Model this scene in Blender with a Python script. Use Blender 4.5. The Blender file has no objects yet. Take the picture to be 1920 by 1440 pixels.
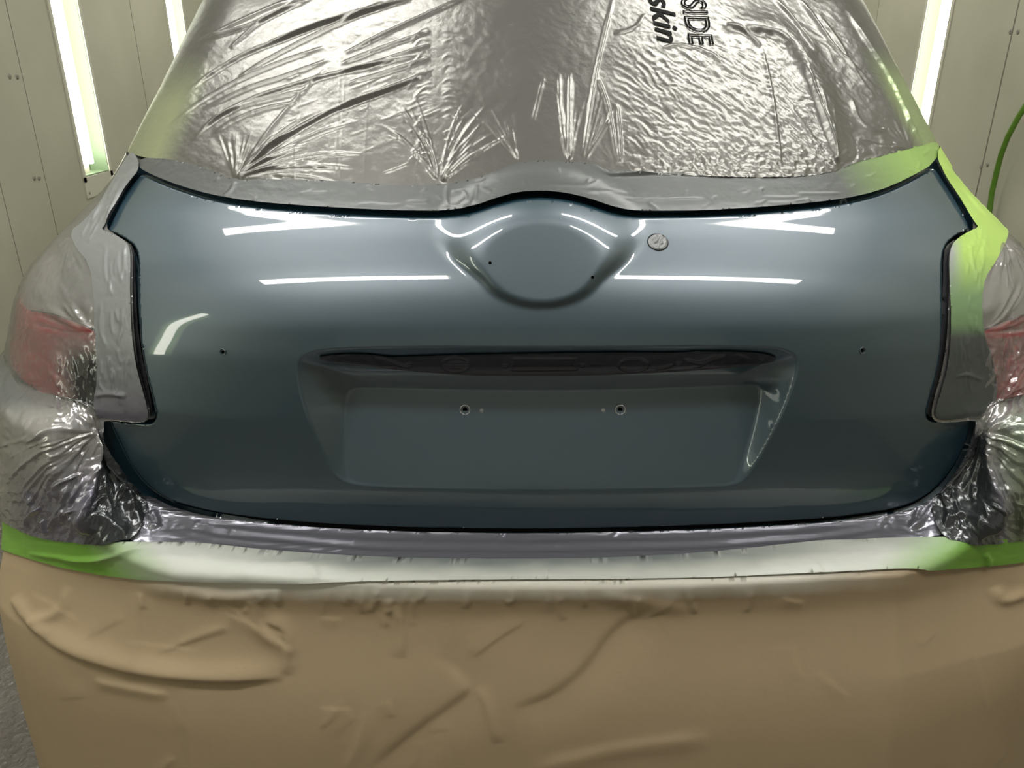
import bpy, math, random
import numpy as np
from mathutils import Vector, Matrix

random.seed(4)
RNG = np.random.default_rng(7)
SC = bpy.context.scene
COL = SC.collection
PI = math.pi

# ------------------------------------------------------------------ camera
PITCH = math.radians(22.4)
FPX = 1450.0
CAMX, CAMY, CAMZ = -0.038, 0.0, 1.30
cam_data = bpy.data.cameras.new('camera')
cam_data.sensor_width = 36.0
cam_data.lens = FPX / 1920.0 * 36.0
cam_data.clip_start = 0.02
cam = bpy.data.objects.new('camera', cam_data)
cam.location = (CAMX, CAMY, CAMZ)
cam.rotation_euler = (PI / 2 - PITCH, 0, 0)
COL.objects.link(cam)
SC.camera = cam

# ------------------------------------------------------------------ world, exposure
world = bpy.data.worlds.new('world')
world.use_nodes = True
world.node_tree.nodes['Background'].inputs[0].default_value = (0.5, 0.52, 0.5, 1)
world.node_tree.nodes['Background'].inputs[1].default_value = 0.02
SC.world = world
SC.view_settings.view_transform = 'Standard'
SC.view_settings.look = 'None'
SC.view_settings.gamma = 1.0
SC.view_settings.use_curve_mapping = False
SC.view_settings.exposure = 0.5
HIP_POWER = 28.0        # emission of the ceiling lamps
CEIL_Y = (0.40, 1.55, 4.4)
TUBE_POWER = 8.5      # emission of the tubes in the wall lamps
SC.cycles.max_bounces = 8
SC.cycles.diffuse_bounces = 4
SC.cycles.glossy_bounces = 4
SC.cycles.transparent_max_bounces = 12
SC.cycles.caustics_reflective = False
SC.cycles.caustics_refractive = False
SC.cycles.sample_clamp_indirect = 6.0

# ------------------------------------------------------------------ small helpers
def tag(o, label=None, cat=None, group=None, kind=None):
    if label: o['label'] = label
    if cat: o['category'] = cat
    if group: o['group'] = group
    if kind: o['kind'] = kind
    return o

def empty(name, loc=(0, 0, 0)):
    o = bpy.data.objects.new(name, None)
    o.location = loc
    o.empty_display_size = 0.1
    COL.objects.link(o)
    return o

def obj(name, verts, faces, mat=None, parent=None, smooth=True):
    me = bpy.data.meshes.new(name)
    me.from_pydata([tuple(map(float, v)) for v in verts], [], [tuple(map(int, f)) for f in faces])
    me.update()
    if smooth:
        me.polygons.foreach_set('use_smooth', [True] * len(me.polygons))
    o = bpy.data.objects.new(name, me)
    COL.objects.link(o)
    if mat: me.materials.append(mat)
    if parent is not None: adopt(o, parent)
    return o

def adopt(o, parent):
    """mesh data is in world coordinates; keep it there under a parent that is away from the origin"""
    loc = Vector((0, 0, 0))
    q = parent
    while q is not None:
        loc += q.location
        q = q.parent
    o.parent = parent
    o.location = Vector(o.location) - loc

class MB:
    """collects simple shapes into one mesh"""
    def __init__(s): s.v = []; s.f = []
    def add(s, v, f):
        n = len(s.v); s.v += [tuple(p) for p in v]; s.f += [tuple(i + n for i in q) for q in f]
    def box(s, c, d, M=None):
        x, y, z = d[0] / 2, d[1] / 2, d[2] / 2
        v = [Vector((a * x, b * y, e * z)) for a in (-1, 1) for b in (-1, 1) for e in (-1, 1)]
        if M is not None: v = [M @ p for p in v]
        v = [p + Vector(c) for p in v]
        s.add(v, [(0, 1, 3, 2), (4, 6, 7, 5), (0, 4, 5, 1), (2, 3, 7, 6), (0, 2, 6, 4), (1, 5, 7, 3)])
    def tube(s, pts, r, n=10, caps=True):
        pts = [Vector(p) for p in pts]
        m = len(pts); rings = []
        up = Vector((0.13, 0.21, 0.97))
        for i, p in enumerate(pts):
            t = (pts[min(i + 1, m - 1)] - pts[max(i - 1, 0)]).normalized()
            a = t.cross(up)
            if a.length < 1e-3: a = t.cross(Vector((1, 0, 0)))
            a.normalize(); b = t.cross(a)
            up = b.cross(t) if False else up
            rr = r[i] if isinstance(r, (list, tuple)) else r
            rings.append([p + (a * math.cos(2 * PI * k / n) + b * math.sin(2 * PI * k / n)) * rr for k in range(n)])
        v = [p for q in rings for p in q]; f = []
        for i in range(m - 1):
            for k in range(n):
                f.append((i * n + k, i * n + (k + 1) % n, (i + 1) * n + (k + 1) % n, (i + 1) * n + k))
        if caps:
            f.append(tuple(range(n - 1, -1, -1))); f.append(tuple((m - 1) * n + k for k in range(n)))
        s.add(v, f)
    def build(s, name, mat=None, parent=None, smooth=False):
        return obj(name, s.v, s.f, mat, parent, smooth)

# ------------------------------------------------------------------ materials
def new_mat(name):
    m = bpy.data.materials.new(name); m.use_nodes = True
    nt = m.node_tree
    b = nt.nodes['Principled BSDF']
    return m, nt, b

def setp(b, **k):
    names = {'base': 'Base Color', 'rough': 'Roughness', 'metal': 'Metallic', 'spec': 'Specular IOR Level', 'coat': 'Coat Weight',
             'coat_r': 'Coat Roughness', 'coat_ior': 'Coat IOR', 'sheen': 'Sheen Weight', 'em': 'Emission Color', 'em_s': 'Emission Strength', 'ior': 'IOR',
             'trans': 'Transmission Weight', 'aniso': 'Anisotropic', 'alpha': 'Alpha'}
    for a, v in k.items():
        if isinstance(v, tuple) and len(v) == 3: v = v + (1,)
        b.inputs[names[a]].default_value = v

def N(nt, t, **k):
    n = nt.nodes.new(t)
    for a, v in k.items():
        if a.startswith('i_'):
            key = a[2:]
            n.inputs[int(key) if key.isdigit() else key].default_value = v
        else: setattr(n, a, v)
    return n

def L(nt, a, b): nt.links.new(a, b)

def bump_noise(nt, b, scale=200, strength=0.2, dist=0.001, detail=3, stretch=None, chain=None):
    tc = N(nt, 'ShaderNodeTexCoord')
    mp = N(nt, 'ShaderNodeMapping')
    if stretch: mp.inputs['Scale'].default_value = stretch
    L(nt, tc.outputs['Object'], mp.inputs[0])
    no = N(nt, 'ShaderNodeTexNoise'); no.inputs['Scale'].default_value = scale; no.inputs['Detail'].default_value = detail
    L(nt, mp.outputs[0], no.inputs[0])
    bu = N(nt, 'ShaderNodeBump'); bu.inputs['Strength'].default_value = strength; bu.inputs['Distance'].default_value = dist
    L(nt, no.outputs[0], bu.inputs['Height'])
    if chain is not None: L(nt, chain.outputs[0], bu.inputs['Normal'])
    L(nt, bu.outputs[0], b.inputs['Normal'])
    return bu

def mix_noise(nt, b, c1, c2, scale=6, detail=4, lo=0.35, hi=0.65):
    tc = N(nt, 'ShaderNodeTexCoord')
    no = N(nt, 'ShaderNodeTexNoise'); no.inputs['Scale'].default_value = scale; no.inputs['Detail'].default_value = detail
    L(nt, tc.outputs['Object'], no.inputs[0])
    r = N(nt, 'ShaderNodeValToRGB')
    r.color_ramp.elements[0].position = lo; r.color_ramp.elements[1].position = hi
    r.color_ramp.elements[0].color = c1 + (1,); r.color_ramp.elements[1].color = c2 + (1,)
    L(nt, no.outputs[0], r.inputs[0]); L(nt, r.outputs[0], b.inputs['Base Color'])
    return r

def plain(name, base, rough=0.5, **k):
    m, nt, b = new_mat(name); setp(b, base=base, rough=rough, **k); return m

def emit(name, col, s):
    m, nt, b = new_mat(name); setp(b, base=(0.8, 0.8, 0.8), em=col, em_s=s); return m

def attr_mat(name, rough=0.4, metal=0.0, bump=None, coat=0.0, spec=0.5, transparent=False, coat_r=0.1):
    """colour comes from the 'tint' attribute (tape colour, dust of paint spray, painted shade in a film pocket); 'cover' says how opaque a clear film is"""
    m, nt, b = new_mat(name)
    setp(b, rough=rough, metal=metal, coat=coat, spec=spec, coat_r=coat_r)
    a = N(nt, 'ShaderNodeAttribute', attribute_name='tint')
    L(nt, a.outputs['Color'], b.inputs['Base Color'])
    ch = None
    for bp in (bump or []):
        ch = bump_noise(nt, b, chain=ch, **bp)
    if transparent:
        out = nt.nodes['Material Output']
        tr = N(nt, 'ShaderNodeBsdfTransparent')
        mx = N(nt, 'ShaderNodeMixShader')
        L(nt, a.outputs['Alpha'], mx.inputs[0])
        L(nt, tr.outputs[0], mx.inputs[1]); L(nt, b.outputs[0], mx.inputs[2])
        gl = N(nt, 'ShaderNodeBsdfGlossy'); gl.inputs['Roughness'].default_value = 0.12
        if ch is not None: L(nt, ch.outputs[0], gl.inputs['Normal'])
        fr = N(nt, 'ShaderNodeFresnel'); fr.inputs['IOR'].default_value = 1.45
        if ch is not None: L(nt, ch.outputs[0], fr.inputs['Normal'])
        m2 = N(nt, 'ShaderNodeMixShader')
        L(nt, fr.outputs[0], m2.inputs[0]); L(nt, mx.outputs[0], m2.inputs[1]); L(nt, gl.outputs[0], m2.inputs[2])
        L(nt, m2.outputs[0], out.inputs['Surface'])
    return m

# metallic car paint under clear coat
M_PAINT, nt, b = new_mat('blue_grey_metallic_paint')
setp(b, base=(0.110, 0.120, 0.132), metal=1.0, rough=0.42, coat=1.0, coat_r=0.03, coat_ior=1.5)
bump_noise(nt, b, scale=2600, strength=0.12, dist=0.0004, detail=1)
df = N(nt, 'ShaderNodeBsdfDiffuse'); df.inputs['Color'].default_value = (0.001, 0.018, 0.03, 1)    # teal pigment between the flakes
ad = N(nt, 'ShaderNodeAddShader'); L(nt, b.outputs[0], ad.inputs[0]); L(nt, df.outputs[0], ad.inputs[1])
L(nt, ad.outputs[0], nt.nodes['Material Output'].inputs['Surface'])
M_BLACK = plain('black_rubber', (0.006, 0.006, 0.007), 0.6, spec=0.2)
M_HOLE = plain('dark_hole', (0.002, 0.002, 0.002), 0.9, spec=0.0)
M_GLASS = plain('dark_tinted_glass', (0.01, 0.012, 0.013), 0.05)
M_RED = plain('red_lamp_lens', (0.55, 0.012, 0.03), 0.12, coat=0.6)
M_CLEAR = plain('silvery_clear_lens', (0.62, 0.6, 0.58), 0.2, metal=0.5)
M_LAMPDARK = plain('smoked_lamp_housing', (0.03, 0.03, 0.033), 0.25)
M_FILM = attr_mat('sprayed_film', rough=0.29, metal=0.6, spec=0.5, bump=[dict(scale=60, strength=0.25, dist=0.003, detail=5, stretch=(1, 1, 1)), dict(scale=700, strength=0.12, dist=0.001)])
M_CLING = attr_mat('clear_film', rough=0.22, metal=0.5, transparent=True, bump=[dict(scale=45, strength=0.45, dist=0.004, detail=6)])
M_TAPE = attr_mat('masking_tape', rough=0.38, metal=0.25, bump=[dict(scale=90, strength=0.18, dist=0.002, detail=3)])
M_GREEN = attr_mat('green_tape', rough=0.42, metal=0.0, bump=[dict(scale=80, strength=0.15, dist=0.002, detail=3)])
M_SHELF = attr_mat('sprayed_bumper_film', rough=0.24, metal=0.55, bump=[dict(scale=40, strength=0.25, dist=0.002, detail=4, stretch=(0.25, 1.5, 1.5))])
M_PAPER = attr_mat('kraft_paper', rough=0.62, spec=0.35, bump=[dict(scale=14, strength=0.25, dist=0.006, detail=5), dict(scale=500, strength=0.1, dist=0.001, stretch=(0.3, 1, 2))])
M_INK = plain('black_print', (0.008, 0.009, 0.008), 0.7, spec=0.1)
M_RING = plain('bare_metal_clip', (0.5, 0.52, 0.52), 0.25, metal=0.8)
M_HOSE = plain('green_hose_rubber', (0.09, 0.2, 0.015), 0.45)

M_WALL, nt, b = new_mat('booth_wall_panel'); setp(b, rough=0.45, spec=0.4)
mix_noise(nt, b, (0.37, 0.365, 0.275), (0.45, 0.44, 0.345), scale=1.6, detail=6)
M_SEAM = plain('panel_seam', (0.22, 0.21, 0.17), 0.7)
M_CEIL = plain('ceiling_filter', (0.8, 0.8, 0.78), 0.9)
M_FLOOR, nt, b = new_mat('wet_concrete'); setp(b, rough=0.12, spec=0.6)
mix_noise(nt, b, (0.115, 0.102, 0.088), (0.175, 0.157, 0.135), scale=3.5, detail=7)
bump_noise(nt, b, scale=48, strength=0.9, dist=0.02, detail=4)
M_LFRAME = plain('lamp_frame_enamel', (0.5, 0.49, 0.4), 0.4)
M_LREFL = plain('lamp_reflector', (0.2, 0.27, 0.165), 0.4)
M_TUBE = emit('lit_tube', (1.0, 1.0, 0.86), TUBE_POWER)
M_HIP = emit('lit_diffuser', (1.0, 0.985, 0.94), HIP_POWER)

# ------------------------------------------------------------------ car surface
def sstep(t):
    t = np.clip(t, 0, 1); return t * t * t * (t * (6 * t - 15) + 10)

def ncspline(x, y):
    """natural cubic spline"""
    x = np.asarray(x, float); y = np.asarray(y, float); n = len(x); h = np.diff(x)
    A = np.zeros((n, n)); r = np.zeros(n); A[0, 0] = A[-1, -1] = 1
    for i in range(1, n - 1):
        A[i, i - 1] = h[i - 1]; A[i, i] = 2 * (h[i - 1] + h[i]); A[i, i + 1] = h[i]
        r[i] = 6 * ((y[i + 1] - y[i]) / h[i] - (y[i] - y[i - 1]) / h[i - 1])
    m = np.linalg.solve(A, r)
    def f(q):
        q = np.asarray(q, float); i = np.clip(np.searchsorted(x, q) - 1, 0, n - 2); t = q - x[i]; hh = h[i]
        return y[i] + t * ((y[i + 1] - y[i]) / hh - hh * (2 * m[i] + m[i + 1]) / 6) + t * t * m[i] / 2 + t ** 3 * (m[i + 1] - m[i]) / (6 * hh)
    return f

PROF = [(0.05, 0.905), (0.25, 0.93), (0.45, 0.955), (0.60, 0.966), (0.678, 0.957), (0.766, 0.947), (0.8507, 0.9425), (0.9406, 0.9440), (0.982, 0.951),
        (1.0077, 0.964), (1.026, 0.975), (1.0467, 0.991), (1.089, 1.040), (1.114, 1.078), (1.175, 1.140), (1.2795, 1.250), (1.396, 1.370), (1.46, 1.45), (1.50, 1.53)]
_pz = np.array([p[0] for p in PROF]); _py = np.array([p[1] for p in PROF])
# smooth the polyline over arc length, then read y(z)
_zz = np.linspace(0.02, 1.5, 2000)
_yy = np.interp(_zz, _pz, _py)
def _gs(a, s):
    k = np.exp(-0.5 * (np.arange(-4 * s, 4 * s + 1) / s) ** 2); k /= k.sum()
    return np.convolve(np.pad(a, 4 * s, mode='reflect', reflect_type='odd'), k, 'valid')
_yy = _gs(_yy, 11)
Yprof = ncspline(_zz[::6], _yy[::6])

WTAB = [(0.0, 0.84), (0.25, 0.855), (0.45, 0.875), (0.6, 0.897), (0.75, 0.93), (0.85, 0.925), (0.93, 0.905), (0.98, 0.87), (1.035, 0.80), (1.10, 0.737), (1.16, 0.702), (1.28, 0.655), (1.40, 0.615), (1.5, 0.575)]
_wz = np.linspace(0, 1.5, 300)
_ww = _gs(np.interp(_wz, [a for a, c in WTAB], [c for a, c in WTAB]), 6)
def Wf(z): return np.interp(z, _wz, _ww)
def Rf(z): return np.interp(z, [0.9, 1.2], [0.22, 0.12])        # corner size across
def Ry(z): return np.interp(z, [0.3, 0.5, 0.8, 0.9, 1.2], [0.09, 0.10, 0.15, 0.17, 0.12])
def Af(z): return np.interp(z, [0.5, 0.68, 0.85, 1.1], [0.12, 0.22, 0.30, 0.42])
def Pf(z): return np.interp(z, [0.85, 1.1], [3.0, 2.4])

def boss(x, z, y):
    """the badge pad above the plate: a steep disc standing out of the sloping skin"""
    ex = x / 0.077; ez = (z - 1.064) / 0.048
    q = np.sqrt(ex * ex + ez * ez) + 1e-9
    ang = ez / q
    qe = 1.24 + 0.95 * sstep((ang + 0.6) / 1.15)
    w = 1 - sstep((q - 0.86) / (qe - 0.86))
    plane = 0.958 + (z - 1.017) * 0.62
    d = np.clip(y - plane, 0, 0.075)
    return d * w

P_GRID = None
def Pbump(x, z):
    if P_GRID is None: return 0.0 * x
    gx = np.clip((np.abs(x)) / 0.002, 0, P_GRID.shape[0] - 2); gz = np.clip(z / 0.002, 0, P_GRID.shape[1] - 2)
    i = gx.astype(int); j = gz.astype(int); a = gx - i; c = gz - j
    G = P_GRID
    return (G[i, j] * (1 - a) + G[i + 1, j] * a) * (1 - c) + (G[i, j + 1] * (1 - a) + G[i + 1, j + 1] * a) * c

def F(x, z):
    """y of the car's rear skin at (x, z); beyond the car's half width: far away"""
    ax = np.abs(x); w = Wf(z); r = Rf(z)
    y = Yprof(z)
    y = y - boss(x, z, y)
    y = y + Af(z) * ax ** Pf(z)
    t = np.clip((ax - (w - r)) / r, 0, 0.99999)
    y = y + Ry(z) * (1 - np.sqrt(1 - t * t)) - Pbump(x, z)
    return np.where(ax >= w, 9.0, y)

def S(u, z):
    """surface point for (u, z): u runs across the rear and on along the car's flank"""
    au = np.abs(u); w = Wf(z); r = Rf(z); ry = Ry(z); Lc = r * 1.45
    xc = w - r
    th = np.clip((au - xc) / Lc, 0, 1) * (PI / 2)
    ax = np.where(au < xc, au, xc + r * np.sin(th))
    ext = np.clip(au - xc - Lc, 0, None)
    y = Yprof(z)
    y = y - boss(ax, z, y) + Af(z) * ax ** Pf(z) + ry * (1 - np.cos(th)) - Pbump(ax, z) + ext
    return np.stack([np.sign(u) * ax, y, z], -1)

def u_of(x, z):
    ax = np.abs(x); w = Wf(z); r = Rf(z); xc = w - r
    t = np.clip((ax - xc) / r, 0, 0.99999)
    return np.sign(x) * np.where(ax < xc, ax, xc + r * 1.45 * np.arcsin(t) / (PI / 2))

def project(P):
    d = P - np.array([CAMX, CAMY, CAMZ])
    c, s = math.cos(PITCH), math.sin(PITCH)
    zc = d[..., 1] * c - d[..., 2] * s
    yc = d[..., 1] * s + d[..., 2] * c
    zc = np.maximum(zc, 1e-3)
    return 960 + FPX * d[..., 0] / zc, 720 - FPX * yc / zc

def rays(px, py):
    a = (np.asarray(px, float) - 960) / FPX; b_ = (720 - np.asarray(py, float)) / FPX
    c, s = math.cos(PITCH), math.sin(PITCH)
    return a, c + s * b_, -s + c * b_          # world x, y, z of the ray

def unproj(px, py, depth=0):
    """where the sight line meets the car skin, as (x, z)"""
    dx, dy, dz = rays(px, py)
    kx, kz = dx / dy, dz / dy
    ys = np.linspace(0.55, 1.9, 600)
    X = CAMX + kx[:, None] * ys; Z = CAMZ + kz[:, None] * ys
    g = ys - F(X, np.clip(Z, 0.02, 1.5))
    hit = g > 0
    i = np.where(hit.any(1), hit.argmax(1), -1)
    lo = ys[np.maximum(i - 1, 0)]; hi = ys[np.maximum(i, 0)]
    for _ in range(26):
        m = (lo + hi) / 2
        gm = m - F(CAMX + kx * m, np.clip(CAMZ + kz * m, 0.02, 1.5))
        hi = np.where(gm > 0, m, hi); lo = np.where(gm > 0, lo, m)
    y = (lo + hi) / 2
    # a sight line that misses the car is moved in until it touches the outline
    miss = i < 0
    if miss.any() and depth < 60:
        px = np.array(px, float); py = np.array(py, float)
        px[miss] += np.where(px[miss] < 1010, 3.0, -3.0)
        return unproj(px, py, depth + 1)
    x = CAMX + kx * y; z = np.clip(CAMZ + kz * y, 0.03, 1.495)
    w = Wf(z) * 0.9995
    return np.clip(x, -w, w), z

def chaikin(p, n=2, closed=True):
    p = np.asarray(p, float)
    for _ in range(n):
        q = np.roll(p, -1, 0) if closed else p[1:]
        a = p if closed else p[:-1]
        r = np.empty((2 * len(a), 2)); r[0::2] = 0.75 * a + 0.25 * q; r[1::2] = 0.25 * a + 0.75 * q
        p = r if closed else np.vstack([p[:1], r, p[-1:]])
    return p

def densify(p, step, closed=True):
    p = np.asarray(p, float); out = []
    n = len(p)
    for i in range(n if closed else n - 1):
        a = p[i]; c = p[(i + 1) % n]; k = max(1, int(math.ceil(np.linalg.norm(c - a) / step)))
        for j in range(k): out.append(a + (c - a) * j / k)
    if not closed: out.append(p[-1])
    return np.array(out)

def inside(poly, X, Y):
    r = np.zeros(X.shape, bool); n = len(poly)
    for i in range(n):
        x1, y1 = poly[i]; x2, y2 = poly[(i + 1) % n]
        if y1 == y2: continue
        c = ((y1 > Y) != (y2 > Y))
        if not c.any(): continue
        r[c] ^= X[c] < (x2 - x1) * (Y[c] - y1) / (y2 - y1) + x1
    return r

def seg_dist(poly, X, Y, closed=True, near=None):
    """distance to a polyline and the closest point on it"""
    D = np.full(X.shape, 1e9); QX = X.copy(); QY = Y.copy()
    n = len(poly)
    for i in range(n if closed else n - 1):
        x1, y1 = poly[i]; x2, y2 = poly[(i + 1) % n]
        if near is not None:
            m = (X > min(x1, x2) - near) & (X < max(x1, x2) + near) & (Y > min(y1, y2) - near) & (Y < max(y1, y2) + near)
            if not m.any(): continue
        else: m = slice(None)
        xx = X[m]; yy = Y[m]
        l2 = (x2 - x1) ** 2 + (y2 - y1) ** 2 + 1e-18
        t = np.clip(((xx - x1) * (x2 - x1) + (yy - y1) * (y2 - y1)) / l2, 0, 1)
        qx = x1 + t * (x2 - x1); qy = y1 + t * (y2 - y1)
        d = np.hypot(xx - qx, yy - qy)
        dm = D[m]; k = d < dm
        dm[k] = d[k]; D[m] = dm
        a = QX[m]; a[k] = qx[k]; QX[m] = a
        a = QY[m]; a[k] = qy[k]; QY[m] = a
    return D, QX, QY

def px_poly(pts, n=2, step=4.0):
    """outline given in points of the photograph (or ('u', u, z)) -> polygon in (u, z) on the car skin"""
    if all(len(p) == 2 for p in pts):
        p = densify(chaikin(pts, n), step)
        x, z = unproj(p[:, 0], p[:, 1])
        return np.stack([u_of(x, z), z], -1)
    run = []; out = []
    def flush():
        if run:
            p = densify(chaikin(run, n, closed=False), step, closed=False) if len(run) > 1 else np.array(run, float)
            x, z = unproj(p[:, 0], p[:, 1]); out.extend(zip(u_of(x, z), z)); run.clear()
    for p in pts:
        if len(p) == 2: run.append(p)
        else:
            flush(); out.append((p[1], p[2]))
    flush()
    return densify(np.array(out), 0.006)

# noise for crumpled sheets
_perm = RNG.permutation(512); _perm = np.concatenate([_perm, _perm, _perm])
_ga = RNG.random(512) * 2 * PI
def perlin(x, y):
    xi = np.floor(x).astype(int); yi = np.floor(y).astype(int); xf = x - xi; yf = y - yi
    u = xf ** 3 * (xf * (6 * xf - 15) + 10); v = yf ** 3 * (yf * (6 * yf - 15) + 10)
    def g(ix, iy, fx, fy):
        h = _ga[_perm[(_perm[ix % 512] + iy) % 512] % 512]; return np.cos(h) * fx + np.sin(h) * fy
    a = g(xi, yi, xf, yf); b_ = g(xi + 1, yi, xf - 1, yf); c = g(xi, yi + 1, xf, yf - 1); d = g(xi + 1, yi + 1, xf - 1, yf - 1)
    return (a * (1 - u) + b_ * u) * (1 - v) + (c * (1 - u) + d * u) * v
def fbm(x, y, o=4):
    r = 0; a = 1
    for i in range(o): r = r + a * perlin(x * 2 ** i + 17 * i, y * 2 ** i + 5 * i); a *= 0.5
    return r
def ridged(x, y, o=3):
    r = 0; a = 1
    for i in range(o): r = r + a * (1 - np.abs(perlin(x * 2 ** i + 31 * i, y * 2 ** i + 9 * i)) * 2.2); a *= 0.5
    return r
def crumple(x, y, n=90, seed=1, box=(0, 0, 1, 1)):
    """flat facets meeting in creases, like handled paper"""
    r = np.random.default_rng(seed)
    px = r.uniform(box[0], box[2], n); py = r.uniform(box[1], box[3], n); gx = r.normal(0, 1, n); gy = r.normal(0, 1, n); h = r.normal(0, 0.25, n)
    best = np.full(x.shape, -1e9)
    s = (box[2] - box[0]) / math.sqrt(n)
    for i in range(n):
        dx = (x - px[i]) / s; dy = (y - py[i]) / s
        best = np.maximum(best, h[i] + 0.35 * (gx[i] * dx + gy[i] * dy) - 0.5 * (dx * dx + dy * dy) * 0.6)
    return best

def ridge(D, X, Y, pts, h, w, w2=None, taper=True, n=2):
    """adds a fold along a line: height h, width w on its left-hand side and w2 on the other"""
    p = chaikin(pts, n, closed=False)
    w2 = w2 or w
    rad = 3 * max(w, w2)
    x0, y0 = p.min(0) - rad; x1, y1 = p.max(0) + rad
    m = (X > x0) & (X < x1) & (Y > y0) & (Y < y1)
    if not m.any(): return
    xx = X[m]; yy = Y[m]
    best = np.full(xx.shape, 1e9); sg = np.zeros(xx.shape); tt = np.zeros(xx.shape)
    ln = np.concatenate([[0], np.cumsum(np.hypot(*np.diff(p, axis=0).T))]); tot = ln[-1] + 1e-9
    for i in range(len(p) - 1):
        ax, ay = p[i]; bx, by = p[i + 1]; vx, vy = bx - ax, by - ay; l2 = vx * vx + vy * vy + 1e-12
        t = np.clip(((xx - ax) * vx + (yy - ay) * vy) / l2, 0, 1)
        ddx = xx - ax - t * vx; ddy = yy - ay - t * vy; d = np.hypot(ddx, ddy)
        k = d < best
        best[k] = d[k]; sg[k] = (vx * ddy - vy * ddx)[k]; tt[k] = ((ln[i] + t * math.sqrt(l2)) / tot)[k]
    ww = np.where(sg < 0, w, w2)
    v = h * np.exp(-(best / ww) ** 2)
    if taper: v = v * np.clip(np.minimum(tt, 1 - tt) * 6, 0.0, 1) ** 0.7
    D[m] += v

def fan(D, X, Y, c, a0, a1, n, r0, r1, h, w, seed, bend=0.0, start=6):
    """pleats running out from a pinched point"""
    r = np.random.default_rng(seed)
    for i in range(n):
        a = math.radians(a0 + (a1 - a0) * (i + r.uniform(-0.45, 0.45) + 0.5) / n)
        Lr = r.uniform(r0, r1); bb = bend * r.uniform(0.6, 1.4)
        pts = []
        for t in np.linspace(0, 1, 6):
            q = a + bb * t
            rr = start + Lr * t
            pts.append((c[0] + math.cos(q) * rr, c[1] - math.sin(q) * rr))
        s = r.uniform(0.5, 1.2) * (1 if r.random() > 0.25 else -0.7)
        ridge(D, X, Y, pts, h * s, w * r.uniform(0.6, 1.4))

def normals(u, z):
    e = 0.0015
    a = S(u + e, z) - S(u - e, z); c = S(u, np.minimum(z + e, 1.5)) - S(u, z - e)
    n = np.cross(a, c)
    return n / (np.linalg.norm(n, axis=-1, keepdims=True) + 1e-12)

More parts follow.
